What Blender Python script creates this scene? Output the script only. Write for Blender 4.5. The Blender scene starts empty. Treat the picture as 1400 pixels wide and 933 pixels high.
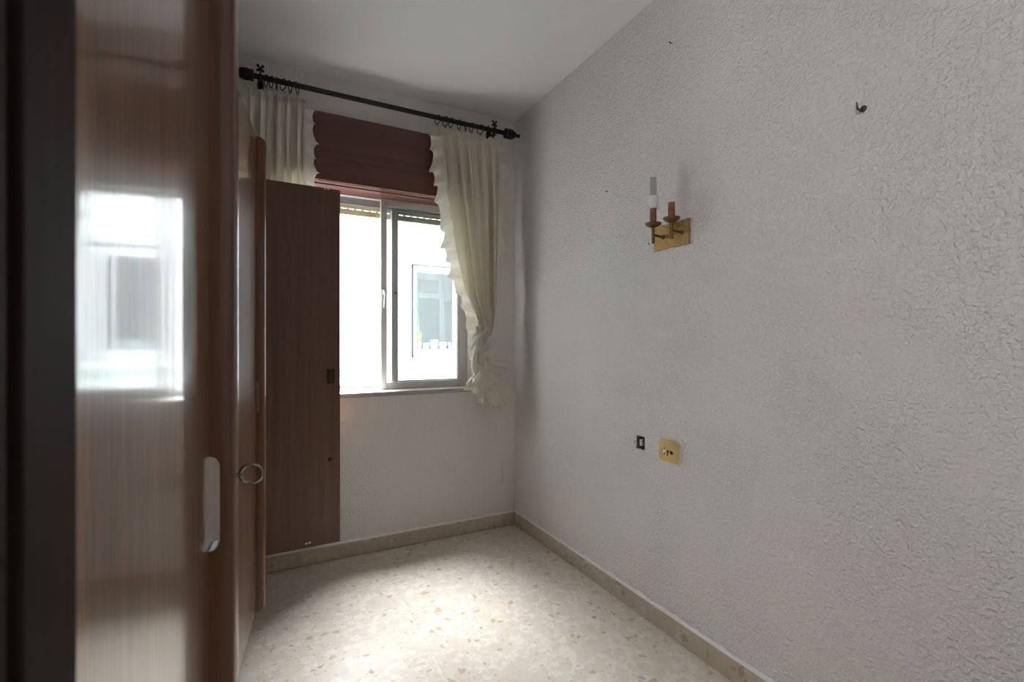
import bpy, bmesh, math, random
from mathutils import Vector, Matrix
random.seed(7)
sc = bpy.context.scene
COL = sc.collection
R = math.radians

# ------------------------------------------------------------------ camera
# room axes: right wall X=0, window wall Y=0, floor Z=0 (metres)
CAM = Vector((-1.387, -2.615, 1.125))
YAW, FPX = R(27.6), 650.0
HOR = 469.0
cam_d = bpy.data.cameras.new('camera')
cam = bpy.data.objects.new('camera', cam_d)
COL.objects.link(cam)
cam.location = CAM
cam.rotation_euler = (R(90), 0, -YAW)
cam_d.sensor_width = 36.0
cam_d.lens = FPX / 1400 * 36.0
cam_d.shift_y = (HOR - 466.5) / 1400
cam_d.clip_start = 0.02
cam_d.dof.use_dof = True
cam_d.dof.focus_distance = 2.2
cam_d.dof.aperture_fstop = 9.0
sc.camera = cam

# ------------------------------------------------------------------ light
world = bpy.data.worlds.new('sky'); sc.world = world
world.use_nodes = True
bg = world.node_tree.nodes['Background']
bg.inputs['Color'].default_value = (0.93, 0.97, 1.0, 1)
bg.inputs['Strength'].default_value = 5.4

sun_d = bpy.data.lights.new('sun', 'SUN')
sun_d.energy = 29.0; sun_d.angle = R(54); sun_d.color = (0.97, 0.985, 1.0)
sun = bpy.data.objects.new('sun', sun_d); COL.objects.link(sun)
_el, _az = R(62), R(10)          # high sun over the light well, coming in at the window
_dir = Vector((-math.sin(_az)*math.cos(_el), -math.cos(_az)*math.cos(_el), -math.sin(_el)))
sun.rotation_euler = _dir.to_track_quat('-Z', 'Y').to_euler()
sun.location = (0, 3, 8)

vs = sc.view_settings
vs.view_transform = 'Standard'; vs.look = 'None'; vs.gamma = 1.0
vs.use_curve_mapping = False
vs.exposure = 1.18
sc.display_settings.display_device = 'sRGB'
sc.cycles.max_bounces = 14
sc.cycles.diffuse_bounces = 10
sc.cycles.transparent_max_bounces = 24
sc.cycles.sample_clamp_indirect = 6.0
sc.cycles.caustics_reflective = False
sc.cycles.caustics_refractive = False

# ------------------------------------------------------------------ pixel helpers
def ray(x):
    u = (x - 700.0) / FPX
    return (math.sin(YAW) + u*math.cos(YAW), math.cos(YAW) - u*math.sin(YAW))
def on_y(x, y, Y):               # point on the plane Y = const seen at pixel x, y
    dx, dy = ray(x); s = (Y - CAM.y) / dy
    return Vector((CAM.x + dx*s, Y, CAM.z + (HOR - y)/FPX*s))
def on_x(x, y, X):
    dx, dy = ray(x); s = (X - CAM.x) / dx
    return Vector((X, CAM.y + dy*s, CAM.z + (HOR - y)/FPX*s))

# ------------------------------------------------------------------ materials
def srgb(r, g, b):
    f = lambda c: (c/255/12.92) if c/255 <= 0.04045 else ((c/255 + 0.055)/1.055)**2.4
    return (f(r), f(g), f(b), 1)
def new_mat(name):
    m = bpy.data.materials.new(name); m.use_nodes = True
    nt = m.node_tree
    return m, nt, nt.nodes['Principled BSDF']
def N(nt, typ, **kw):
    n = nt.nodes.new(typ)
    for k, v in kw.items():
        if k in n.inputs: n.inputs[k].default_value = v
        else: setattr(n, k, v)
    return n
def L(nt, a, b): nt.links.new(a, b)
def ramp(nt, src, stops):
    r = nt.nodes.new('ShaderNodeValToRGB')
    e = r.color_ramp.elements
    while len(e) < len(stops): e.new(0.5)
    for i, (p, c) in enumerate(stops):
        e[i].position = p; e[i].color = c
    L(nt, src, r.inputs['Fac'])
    return r.outputs['Color']
def mixc(nt, fac, a, b, mode='MIX'):
    n = nt.nodes.new('ShaderNodeMix'); n.data_type = 'RGBA'; n.blend_type = mode
    for sock, v in ((n.inputs[0], fac), (n.inputs[6], a), (n.inputs[7], b)):
        if hasattr(v, 'links'): L(nt, v, sock)
        else: sock.default_value = v
    return n.outputs[2]
def coords(nt, scale=(1, 1, 1), jitter=False):
    tc = nt.nodes.new('ShaderNodeTexCoord')
    out = tc.outputs['Object']
    if jitter:
        oi = nt.nodes.new('ShaderNodeObjectInfo')
        mu = N(nt, 'ShaderNodeVectorMath', operation='SCALE'); mu.inputs[0].default_value = (37, 53, 71)
        L(nt, oi.outputs['Random'], mu.inputs['Scale'])
        ad = N(nt, 'ShaderNodeVectorMath', operation='ADD')
        L(nt, out, ad.inputs[0]); L(nt, mu.outputs[0], ad.inputs[1]); out = ad.outputs[0]
    mp = nt.nodes.new('ShaderNodeMapping'); mp.inputs['Scale'].default_value = scale
    L(nt, out, mp.inputs['Vector'])
    return mp.outputs['Vector']
def plain(name, col, rough=0.5, metal=0.0, coat=0.0, var=0.0, vscale=30.0, bump=0.0, bscale=200.0):
    m, nt, p = new_mat(name)
    p.inputs['Roughness'].default_value = rough; p.inputs['Metallic'].default_value = metal
    p.inputs['Coat Weight'].default_value = coat
    v = coords(nt)
    n = N(nt, 'ShaderNodeTexNoise', Scale=vscale, Detail=4.0); L(nt, v, n.inputs['Vector'])
    d = tuple(c*(1-var) for c in col[:3]) + (1,)
    l = tuple(min(1, c*(1+var)) for c in col[:3]) + (1,)
    L(nt, ramp(nt, n.outputs['Fac'], [(0.3, d), (0.7, l)]), p.inputs['Base Color'])
    if bump:
        b = N(nt, 'ShaderNodeBump', Strength=1.0, Distance=bump)
        n2 = N(nt, 'ShaderNodeTexNoise', Scale=bscale, Detail=3.0); L(nt, v, n2.inputs['Vector'])
        L(nt, n2.outputs['Fac'], b.inputs['Height']); L(nt, b.outputs['Normal'], p.inputs['Normal'])
    return m
def stucco(name, col, scale, dist, tint=0.04):
    m, nt, p = new_mat(name)
    p.inputs['Roughness'].default_value = 0.75
    v = coords(nt)
    w = N(nt, 'ShaderNodeTexNoise', Scale=scale*0.7, Detail=2.0); L(nt, v, w.inputs['Vector'])
    dm = mixc(nt, 0.018, v, w.outputs['Color'], 'ADD')
    n1 = N(nt, 'ShaderNodeTexNoise', Scale=scale, Detail=1.6, Roughness=0.45); L(nt, dm, n1.inputs['Vector'])
    n2 = N(nt, 'ShaderNodeTexVoronoi', Scale=scale*0.85, feature='SMOOTH_F1', Smoothness=0.6); L(nt, dm, n2.inputs['Vector'])
    r1 = ramp(nt, n1.outputs['Fac'], [(0.30, (0, 0, 0, 1)), (0.70, (1, 1, 1, 1))])
    h = mixc(nt, 0.25, r1, n2.outputs['Distance'])
    # patches worn smooth by repairs
    n3 = N(nt, 'ShaderNodeTexNoise', Scale=3.1, Detail=2.0); L(nt, v, n3.inputs['Vector'])
    amt = ramp(nt, n3.outputs['Fac'], [(0.30, (0.7,)*3 + (1,)), (0.55, (1, 1, 1, 1))])
    h = mixc(nt, 1.0, h, amt, 'MULTIPLY')
    b = N(nt, 'ShaderNodeBump', Strength=1.0, Distance=dist); L(nt, h, b.inputs['Height'])
    L(nt, b.outputs['Normal'], p.inputs['Normal'])
    n4 = N(nt, 'ShaderNodeTexNoise', Scale=1.7, Detail=3.0); L(nt, v, n4.inputs['Vector'])
    a = tuple(c*(1-tint) for c in col[:3]) + (1,)
    c2 = (min(1, col[0]*(1+tint*0.6)), col[1], col[2]*(1-tint*0.2), 1)
    L(nt, ramp(nt, n4.outputs['Fac'], [(0.3, a), (0.7, c2)]), p.inputs['Base Color'])
    return m
def wood(name, dark, light, axis='z', rough=0.3, coat=0.0, coat_rough=0.08, freq=26.0, streak=1.0, aniso=0.0):
    m, nt, p = new_mat(name)
    p.inputs['Roughness'].default_value = rough
    p.inputs['Coat Weight'].default_value = coat; p.inputs['Coat Roughness'].default_value = coat_rough
    s = {'x': (0.035, 1, 1), 'y': (1, 0.035, 1), 'z': (1, 1, 0.035)}[axis]
    v = coords(nt, s, jitter=True)
    n1 = N(nt, 'ShaderNodeTexNoise', Scale=freq, Detail=6.0, Roughness=0.62, Distortion=0.6); L(nt, v, n1.inputs['Vector'])
    n2 = N(nt, 'ShaderNodeTexNoise', Scale=freq*14, Detail=3.0); L(nt, v, n2.inputs['Vector'])
    c1 = ramp(nt, n1.outputs['Fac'], [(0.30, dark), (0.72, light)])
    pore = ramp(nt, n2.outputs['Fac'], [(0.36, (1-0.38*streak,)*3 + (1,)), (0.56, (1, 1, 1, 1))])
    L(nt, mixc(nt, 1.0, c1, pore, 'MULTIPLY'), p.inputs['Base Color'])
    b = N(nt, 'ShaderNodeBump', Strength=0.25, Distance=0.0006); L(nt, n2.outputs['Fac'], b.inputs['Height'])
    L(nt, b.outputs['Normal'], p.inputs['Normal'])
    if coat:
        # varnish ripples a little along the grain
        n3 = N(nt, 'ShaderNodeTexNoise', Scale=55.0, Detail=2.0); L(nt, v, n3.inputs['Vector'])
        b2 = N(nt, 'ShaderNodeBump', Strength=0.12, Distance=0.0012); L(nt, n3.outputs['Fac'], b2.inputs['Height'])
        L(nt, b2.outputs['Normal'], p.inputs['Coat Normal'])
    return m
def terrazzo(name, base, pale, tan, dark, gloss=0.3, k=1.0):
    m, nt, p = new_mat(name)
    p.inputs['Roughness'].default_value = gloss
    v0 = coords(nt, jitter=True)
    w = N(nt, 'ShaderNodeTexNoise', Scale=34.0, Detail=3.0); L(nt, v0, w.inputs['Vector'])
    v = mixc(nt, 0.022, v0, w.outputs['Color'], 'ADD')
    col = base
    f = N(nt, 'ShaderNodeTexNoise', Scale=9.0, Detail=6.0, Roughness=0.7); L(nt, v0, f.inputs['Vector'])
    col = ramp(nt, f.outputs['Fac'], [(0.3, tuple(c*0.93 for c in base[:3]) + (1,)), (0.7, base)])
    def layer(col, scale, thr, size, chip, amount, chan):
        vo = N(nt, 'ShaderNodeTexVoronoi', Scale=scale, Randomness=1.0); L(nt, v, vo.inputs['Vector'])
        sep = nt.nodes.new('ShaderNodeSeparateColor'); L(nt, vo.outputs['Color'], sep.inputs['Color'])
        pick = N(nt, 'ShaderNodeMath', operation='GREATER_THAN'); pick.inputs[1].default_value = thr
        L(nt, sep.outputs[chan], pick.inputs[0])
        ve = N(nt, 'ShaderNodeTexVoronoi', feature='DISTANCE_TO_EDGE', Scale=scale, Randomness=1.0); L(nt, v, ve.inputs['Vector'])
        small = N(nt, 'ShaderNodeMapRange'); small.inputs[1].default_value = 0.5-size*0.74; small.inputs[2].default_value = 0.53-size*0.74
        L(nt, ve.outputs['Distance'], small.inputs[0])
        mu = N(nt, 'ShaderNodeMath', operation='MULTIPLY'); L(nt, pick.outputs[0], mu.inputs[0]); L(nt, small.outputs[0], mu.inputs[1])
        mu2 = N(nt, 'ShaderNodeMath', operation='MULTIPLY'); L(nt, mu.outputs[0], mu2.inputs[0]); mu2.inputs[1].default_value = amount
        return mixc(nt, mu2.outputs[0], col, chip)
    soft = tuple(0.72*a+0.28*b for a, b in zip(base[:3], tan[:3])) + (1,)
    col = layer(col, 30*k, 0.50, 0.62, pale, 0.55, 0)
    col = layer(col, 26*k, 0.70, 0.58, soft, 0.55, 1)
    col = layer(col, 48*k, 0.72, 0.58, soft, 0.45, 2)
    col = layer(col, 38*k, 0.950, 0.52, tan, 0.62, 0)
    col = layer(col, 46*k, 0.990, 0.48, dark, 0.6, 1)
    col = layer(col, 90*k, 0.95, 0.54, tan, 0.5, 2)
    L(nt, col, p.inputs['Base Color'])
    return m
def cloth(name, col, trans):
    m, nt, p = new_mat(name)
    nt.nodes.remove(p)
    out = nt.nodes['Material Output']
    v = coords(nt)
    w1 = N(nt, 'ShaderNodeTexNoise', Scale=900.0, Detail=1.0); L(nt, v, w1.inputs['Vector'])
    w2 = N(nt, 'ShaderNodeTexNoise', Scale=12.0, Detail=4.0); L(nt, v, w2.inputs['Vector'])
    c = ramp(nt, w2.outputs['Fac'], [(0.3, tuple(x*0.93 for x in col[:3]) + (1,)), (0.7, col)])
    b = N(nt, 'ShaderNodeBump', Strength=0.35, Distance=0.0008); L(nt, w1.outputs['Fac'], b.inputs['Height'])
    n5 = N(nt, 'ShaderNodeTexNoise', Scale=55.0, Detail=3.0); L(nt, v, n5.inputs['Vector'])
    b2 = N(nt, 'ShaderNodeBump', Strength=0.5, Distance=0.006); L(nt, n5.outputs['Fac'], b2.inputs['Height']); L(nt, b.outputs['Normal'], b2.inputs['Normal'])
    d = nt.nodes.new('ShaderNodeBsdfDiffuse'); t = nt.nodes.new('ShaderNodeBsdfTranslucent')
    L(nt, c, d.inputs['Color']); t.inputs['Color'].default_value = trans
    L(nt, b2.outputs['Normal'], d.inputs['Normal'])
    mx = nt.nodes.new('ShaderNodeMixShader'); mx.inputs[0].default_value = 0.24
    L(nt, d.outputs[0], mx.inputs[1]); L(nt, t.outputs[0], mx.inputs[2]); L(nt, mx.outputs[0], out.inputs['Surface'])
    return m
def thin_glass(name, tint=(0.97, 0.985, 0.98, 1), refl=1.0):
    m, nt, p = new_mat(name); nt.nodes.remove(p)
    out = nt.nodes['Material Output']
    fr = N(nt, 'ShaderNodeFresnel', IOR=1.45)
    t = nt.nodes.new('ShaderNodeBsdfTransparent'); t.inputs['Color'].default_value = tint
    g = N(nt, 'ShaderNodeBsdfGlossy', Roughness=0.02)
    mx = nt.nodes.new('ShaderNodeMixShader')
    L(nt, fr.outputs[0], mx.inputs[0]); L(nt, t.outputs[0], mx.inputs[1]); L(nt, g.outputs[0], mx.inputs[2])
    L(nt, mx.outputs[0], out.inputs['Surface'])
    return m

M = {}
M['wall_r'] = stucco('rough white stucco', (0.80, 0.795, 0.79, 1), 100.0, 0.0072)
M['wall_b'] = stucco('fine white stucco', (0.79, 0.785, 0.775, 1), 120.0, 0.0035)
M['ceil'] = stucco('ceiling paint', (0.82, 0.825, 0.83, 1), 60.0, 0.0005, 0.02)
M['caulk'] = plain('white paint bead', (0.82, 0.82, 0.82, 1), 0.5, var=0.05, bump=0.001, bscale=60)
M['tile'] = terrazzo('terrazzo floor tile', srgb(222, 215, 203), srgb(236, 231, 223), srgb(184, 156, 118), srgb(132, 108, 82), 0.32)
M['skirt'] = terrazzo('terrazzo skirting', srgb(192, 181, 164), srgb(206, 196, 182), srgb(152, 132, 108), srgb(98, 82, 64), 0.38, 0.8)
M['grout'] = plain('grout', srgb(196, 186, 170), 0.9, var=0.1)
M['wood_door'] = wood('varnished oak veneer', srgb(94, 62, 42), srgb(140, 102, 72), 'z', 0.34, 1.0, 0.09, 30.0)
M['wood_trim'] = wood('varnished edge moulding', srgb(80, 45, 23), srgb(122, 75, 39), 'z', 0.34, 0.6, 0.14, 40.0, 0.6)
M['wood_in'] = wood('dark door inside', srgb(96, 66, 52), srgb(116, 83, 66), 'z', 0.42, 0.0, 0.1, 40.0, 0.55)
M['wood_jamb'] = wood('dark jamb wood', srgb(24, 15, 13), srgb(38, 24, 20), 'z', 0.75, 0.0, 0.1, 22.0, 0.7)
M['wood_jamb'].node_tree.nodes['Principled BSDF'].inputs['Specular IOR Level'].default_value = 0.15
M['wood_pelmet'] = wood('mahogany laminate', srgb(80, 44, 37), srgb(118, 74, 61), 'x', 0.36, 0.0, 0.1, 22.0, 0.5)
M['pelmet_edge'] = plain('pale pelmet edge', srgb(205, 160, 135), 0.35, var=0.1)  # edge bead paler than the board
M['carcass'] = wood('wardrobe carcass', srgb(78, 50, 36), srgb(110, 76, 54), 'z', 0.4, 0.0, 0.1, 30.0)
M['alu'] = plain('anodised aluminium', srgb(196, 195, 192), 0.45, metal=0.15, var=0.04, vscale=8)
M['alu_dark'] = plain('aluminium track', srgb(165, 166, 168), 0.45, metal=0.2, var=0.05)
M['sill'] = plain('grey stone sill', srgb(172, 168, 162), 0.6, var=0.08, vscale=40)
M['glass'] = thin_glass('window glass')
M['glass_far'] = thin_glass('far window glass', (0.93, 0.96, 0.97, 1))
M['plastic_w'] = plain('white plastic', (0.82, 0.82, 0.81, 1), 0.35, var=0.02)
M['shutter'] = plain('cream shutter slat', srgb(222, 214, 178), 0.5, var=0.05)
M['label_o'] = plain('orange sticker', srgb(222, 150, 70), 0.6, var=0.15)
M['iron'] = plain('black iron', srgb(30, 31, 31), 0.55, metal=0.2, var=0.2, bump=0.0004)
M['cloth'] = cloth('cream cotton', (0.83, 0.80, 0.725, 1), (0.84, 0.76, 0.56, 1))
M['ruffle'] = cloth('cream ruffle', (0.84, 0.82, 0.765, 1), (0.82, 0.77, 0.62, 1))
M['brass'] = plain('hammered brass', srgb(164, 132, 82), 0.42, metal=0.75, var=0.25, vscale=90, bump=0.0025, bscale=190)
M['brass_d'] = plain('dull brass', srgb(120, 92, 54), 0.45, metal=0.6, var=0.25)
M['sleeve'] = plain('copper brown candle sleeve', srgb(138, 88, 52), 0.5, var=0.35, vscale=60)
M['tube'] = plain('lamp tube glass', (0.50, 0.53, 0.53, 1), 0.12, var=0.02, coat=0.6)
M['tube_gap'] = plain('grey lamp seam', (0.25, 0.26, 0.27, 1), 0.4)
M['cream_pl'] = plain('aged cream plastic', srgb(216, 190, 128), 0.38, var=0.07, vscale=20)
M['dark'] = plain('dark hole', srgb(40, 33, 28), 0.8, var=0.3)
M['plaster_raw'] = plain('raw plaster', srgb(120, 108, 92), 0.95, var=0.35, vscale=120, bump=0.003)
M['steel'] = plain('chromed steel', srgb(140, 135, 130), 0.2, metal=1.0, var=0.03)
M['lock'] = plain('dark lock case', srgb(58, 44, 40), 0.35, metal=0.3, var=0.15)
M['hook'] = plain('rusty hook', srgb(92, 74, 56), 0.5, metal=0.5, var=0.3)
M['facade'] = plain('white render', (0.50, 0.505, 0.51, 1), 0.85, var=0.02, vscale=3)
M['facade_w'] = plain('white far frame', (0.56, 0.565, 0.57, 1), 0.4, var=0.02)
M['far_line'] = plain('painted shadow gap', srgb(96, 104, 122), 0.6, var=0.1)
M['blue_dark'] = plain('blue far frame side', srgb(42, 58, 98), 0.5, var=0.2)
M['far_room'] = plain('far room wall', (0.55, 0.59, 0.61, 1), 0.8, var=0.05)
M['far_panel'] = plain('far room panel', (0.22, 0.26, 0.28, 1), 0.5, var=0.1)
M['green_line'] = plain('green washing line', srgb(92, 140, 122), 0.5, var=0.1)
M['leaf'] = plain('leaf', srgb(130, 160, 60), 0.5, var=0.25)
M['pot'] = plain('pale pot', (0.75, 0.77, 0.82, 1), 0.4, var=0.05)
M['lamp'] = None

# ------------------------------------------------------------------ mesh helpers
def tag(o, label=None, cat=None, group=None, kind=None):
    if label: o['label'] = label
    if cat: o['category'] = cat
    if group: o['group'] = group
    if kind: o['kind'] = kind
    return o
def empty(name, loc=(0, 0, 0), rz=0.0):
    o = bpy.data.objects.new(name, None); COL.objects.link(o)
    o.location = loc; o.rotation_euler = (0, 0, rz); o.empty_display_size = 0.05
    return o
class MB:
    """collects shapes in world (or local) metres; build() links one mesh object"""
    def __init__(self): self.bm = bmesh.new()
    def box(self, x0, x1, y0, y1, z0, z1, bev=0.0, seg=2):
        vs_ = [self.bm.verts.new(c) for c in ((x0,y0,z0),(x1,y0,z0),(x1,y1,z0),(x0,y1,z0),(x0,y0,z1),(x1,y0,z1),(x1,y1,z1),(x0,y1,z1))]
        fs = [self.bm.faces.new([vs_[i] for i in f]) for f in ((0,3,2,1),(4,5,6,7),(0,1,5,4),(1,2,6,5),(2,3,7,6),(3,0,4,7))]
        if bev:
            es = list({e for f in fs for e in f.edges})
            bmesh.ops.bevel(self.bm, geom=es, offset=bev, segments=seg, profile=0.5, affect='EDGES')
        return self
    def ring_loft(self, rings, close=True, cap=True, wrap=True):
        rs = [[self.bm.verts.new(p) for p in r] for r in rings]
        n = len(rs[0]); m = n if wrap else n-1
        for a, b in zip(rs[:-1], rs[1:]):
            for i in range(m):
                j = (i+1) % n
                self.bm.faces.new((a[i], a[j], b[j], b[i]))
        if cap and wrap:
            self.bm.faces.new(list(reversed(rs[0]))); self.bm.faces.new(rs[-1])
        return self
    def tube(self, pts, rad, n=12, cap=True):
        pts = [Vector(p) for p in pts]
        rads = rad if isinstance(rad, (list, tuple)) else [rad]*len(pts)
        up = None; rings = []
        for i, p in enumerate(pts):
            t = (pts[min(i+1, len(pts)-1)] - pts[max(i-1, 0)]).normalized()
            if up is None:
                up = Vector((0, 0, 1)) if abs(t.z) < 0.9 else Vector((1, 0, 0))
            a = t.cross(up).normalized(); b = a.cross(t).normalized(); up = b
            rings.append([p + (a*math.cos(2*math.pi*k/n) + b*math.sin(2*math.pi*k/n))*rads[i] for k in range(n)])
        return self.ring_loft(rings, cap=cap)
    def torus(self, c, R1, r, ax=(1, 0, 0), n=24, m=8, sx=1.0, square=0.0):
        c = Vector(c); ax = Vector(ax).normalized()
        a = ax.cross(Vector((0, 0, 1)))
        a = a.normalized() if a.length > 1e-4 else Vector((1, 0, 0))
        b = ax.cross(a).normalized()
        rings = []
        for i in range(n+1):
            t = 2*math.pi*i/n
            q = 1 + square*(0.5 - 0.5*math.cos(4*t))
            d = (a*math.cos(t)*sx + b*math.sin(t))*q
            rings.append([c + d*(R1 + r*math.cos(2*math.pi*k/m)) + ax*r*math.sin(2*math.pi*k/m) for k in range(m)])
        return self.ring_loft(rings, cap=False)
    def lathe(self, c, prof, ax='z', n=20):
        c = Vector(c); rings = []
        for r, h in prof:
            rg = []
            for k in range(n):
                t = 2*math.pi*k/n; ca, sa = r*math.cos(t), r*math.sin(t)
                rg.append(c + Vector({'z': (ca, sa, h), 'x': (h, ca, sa), 'y': (sa, h, ca)}[ax]))
            rings.append(rg)
        return self.ring_loft(rings)
    def grid(self, pts):
        vs_ = [[self.bm.verts.new(p) for p in row] for row in pts]
        for i in range(len(vs_)-1):
            for j in range(len(vs_[0])-1):
                self.bm.faces.new((vs_[i][j], vs_[i][j+1], vs_[i+1][j+1], vs_[i+1][j]))
        return self
    def build(self, name, mat, parent=None, smooth=False, origin=None, world=True, clean=True):
        me = bpy.data.meshes.new(name)
        if clean: bmesh.ops.recalc_face_normals(self.bm, faces=self.bm.faces)
        off = Vector((0, 0, 0))
        if origin is not None: off = Vector(origin)
        elif parent is not None and world: off = root_loc(parent)
        if off.length: bmesh.ops.translate(self.bm, verts=self.bm.verts, vec=-off)
        self.bm.to_mesh(me); self.bm.free()
        if smooth:
            for p in me.polygons: p.use_smooth = True
        me.materials.append(M[mat])
        o = bpy.data.objects.new(name, me); COL.objects.link(o)
        if parent is not None: o.parent = parent
        elif origin is not None: o.location = off
        if smooth and smooth != 'all':
            try: me.set_sharp_from_angle(angle=R(40))
            except Exception: pass
        return o
def root_loc(o):
    v = Vector((0, 0, 0))
    while o is not None: v += o.location; o = o.parent
    return v
def holed_slab(name, mat, axis, a0, a1, z0, z1, t0, t1, holes=(), kind='structure'):
    """wall slab with rectangular openings; axis 'x': runs along X, thickness t0..t1 in Y; axis 'y': runs along Y"""
    mb = MB(); bm = mb.bm
    A = sorted({a0, a1, *[h[0] for h in holes], *[h[1] for h in holes]})
    Z = sorted({z0, z1, *[h[2] for h in holes], *[h[3] for h in holes]})
    inside = lambda a, z: any(h[0] < a < h[1] and h[2] < z < h[3] for h in holes)
    P = lambda a, t, z: (a, t, z) if axis == 'x' else (t, a, z)
    solid = {(i, j): not inside((A[i]+A[i+1])/2, (Z[j]+Z[j+1])/2) for i in range(len(A)-1) for j in range(len(Z)-1)}
    def quad(*ps): bm.faces.new([bm.verts.new(p) for p in ps])
    for (i, j), s in solid.items():
        if not s: continue
        l, r, b, t = A[i], A[i+1], Z[j], Z[j+1]
        quad(P(l,t0,b), P(r,t0,b), P(r,t0,t), P(l,t0,t))
        quad(P(l,t1,b), P(l,t1,t), P(r,t1,t), P(r,t1,b))
        for (di, dj, e) in ((-1,0,((l,b),(l,t))), (1,0,((r,b),(r,t))), (0,-1,((l,b),(r,b))), (0,1,((l,t),(r,t)))):
            if not solid.get((i+di, j+dj), False):
                (p, q), (u, v) = e
                quad(P(p,t0,q), P(u,t0,v), P(u,t1,v), P(p,t1,q))
    bmesh.ops.remove_doubles(bm, verts=bm.verts, dist=1e-5)
    o = mb.build(name, mat)
    tag(o, kind=kind)
    return o
def copy_part(o, parent, loc, rot=None, scale=None):
    c = o.copy(); COL.objects.link(c); c.parent = parent; c.location = loc
    if rot is not None: c.rotation_euler = rot
    if scale is not None: c.scale = scale
    return c

# ------------------------------------------------------------------ room shell
H = 2.5
XL, YF, YH = -2.08, -2.40, -3.75          # left wall, front wall (with the doorway), far hall wall
DW0, DW1, DWZ = -1.444, -0.36, 2.05       # doorway lining, inner faces
WX0, WX1, WZ0, WZ1 = -1.30, on_y(638.7, 500, 0.10).x, 0.86, 1.947
HOLE = (on_x(881.5, 607, 0).y, on_x(869.5, 607, 0).y, 0.682, 0.738)

wall_right = holed_slab('wall_right', 'wall_r', 'y', YH, 0.25, 0, H, 0.0, 0.15, [HOLE])
wall_back = holed_slab('wall_back', 'wall_b', 'x', XL-0.15, 0.0, 0, H, 0.0, 0.25, [(WX0, WX1, WZ0, WZ1)])
wall_left = holed_slab('wall_left', 'wall_b', 'y', YH, 0.0, 0, H, XL-0.15, XL)
wall_front = holed_slab('wall_front', 'wall_b', 'x', XL, 0.0, 0, H, YF-0.13, YF, [(DW0-0.03, DW1+0.03, -1, DWZ+0.03)])
wall_hall = holed_slab('wall_hall', 'wall_b', 'x', XL-0.15, 0.15, 0, H, YH-0.15, YH)
ceiling = tag(MB().box(XL-0.15, 0.15, YH-0.15, 0.25, H, H+0.15).build('ceiling', 'ceil'), kind='structure')
floor = tag(MB().box(XL-0.15, 0.15, YH-0.15, 0.25, -0.15, -0.004).build('floor', 'grout'), kind='structure')

# terrazzo floor tiles: one mesh, each tile an object of its own
TS, GAP = 0.375, 0.0004
tmb = MB().box(-TS/2+GAP/2, TS/2-GAP/2, -TS/2+GAP/2, TS/2-GAP/2, -0.0040, 0.0, 0.0002, 1)
tile0 = None
ty = -0.012
while ty - TS > YH - TS:
    tx = -0.093 + TS
    while tx > XL:
        x1, x0 = min(tx, 0.0), max(tx - TS, XL)
        cx, cy = tx - TS/2, ty - TS/2
        if tile0 is None:
            tile0 = tmb.build('tile', 'tile', floor, world=False); tile0.location = (cx, cy, 0)
        else:
            copy_part(tile0, floor, (cx, cy, 0), (0, 0, random.choice((0, 1, 2, 3))*math.pi/2))
        tx -= TS
    ty -= TS

# skirting: terrazzo pieces with a white painted bead on top
SKH, SKT = 0.077, 0.010
bb = empty('baseboard_back', (0, 0, 0)); tag(bb, kind='structure')
br = empty('baseboard_right', (0, 0, 0)); tag(br, kind='structure')
def skirt_x(x0, x1): return MB().box(x0+0.0005, x1-0.0005, -SKT, -0.0002, 0.0002, SKH, 0.0012, 1).build('skirting_piece', 'skirt', bb)
def skirt_y(y0, y1): return MB().box(-SKT, -0.0002, y0+0.0005, y1-0.0005, 0.0002, SKH, 0.0012, 1).build('skirting_piece', 'skirt', br)
cuts = [-0.0105, -0.093] + [-0.093 - TS*k for k in range(1, 6)] + [XL]
for a, b in zip(cuts[1:], cuts[:-1]): skirt_x(a, b)
ys = [0.0 - 0.0105, -0.33] + [-0.33 - TS*k for k in range(1, 6)] + [YF]
for a, b in zip(ys[1:], ys[:-1]): skirt_y(a, b)
def bead(axis, a0, a1):
    n = 70; rows = []
    mb = MB(); rings = []
    for i in range(n+1):
        a = a0 + (a1-a0)*i/n
        h = 0.010 + 0.004*math.sin(i*1.7)*math.sin(i*0.53) + random.uniform(-.0012, .0012)
        d = SKT - 0.001
        sec = [(0.0003, SKH+h), (d*0.35, SKH+h*0.85), (d, SKH+0.0015), (d, SKH+0.0001), (0.0003, SKH+0.0001)]
        rings.append([(a, -q, z) if axis == 'x' else (-q, a, z) for q, z in sec])
    return mb.ring_loft(rings)
bead('x', -0.012, XL).build('paint_bead', 'caulk', bb, smooth=True)
bead('y', -0.012, YF).build('paint_bead', 'caulk', br, smooth=True)

# doorway lining beside the camera: dark stained wood with a rebate
trim = empty('trim_1', (DW0, YF, 0)); tag(trim, kind='structure')
MB().box(DW0-0.03, DW0, YF-0.043, YF+0.001, 0, DWZ, 0.002).build('jamb_board', 'wood_jamb', trim)
MB().box(DW0-0.03, DW0-0.006, YF-0.050, YF-0.043, 0, DWZ).build('rebate', 'wood_jamb', trim)
MB().box(DW0-0.03, DW0+0.001, YF-0.135, YF-0.050, 0, DWZ, 0.004).build('jamb_board', 'wood_jamb', trim)
MB().box(DW1, DW1+0.03, YF-0.135, YF+0.001, 0, DWZ, 0.002).build('jamb_board', 'wood_jamb', trim)
MB().box(DW0-0.03, DW1+0.03, YF-0.135, YF+0.001, DWZ, DWZ+0.03, 0.002).build('head_board', 'wood_jamb', trim)

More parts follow.
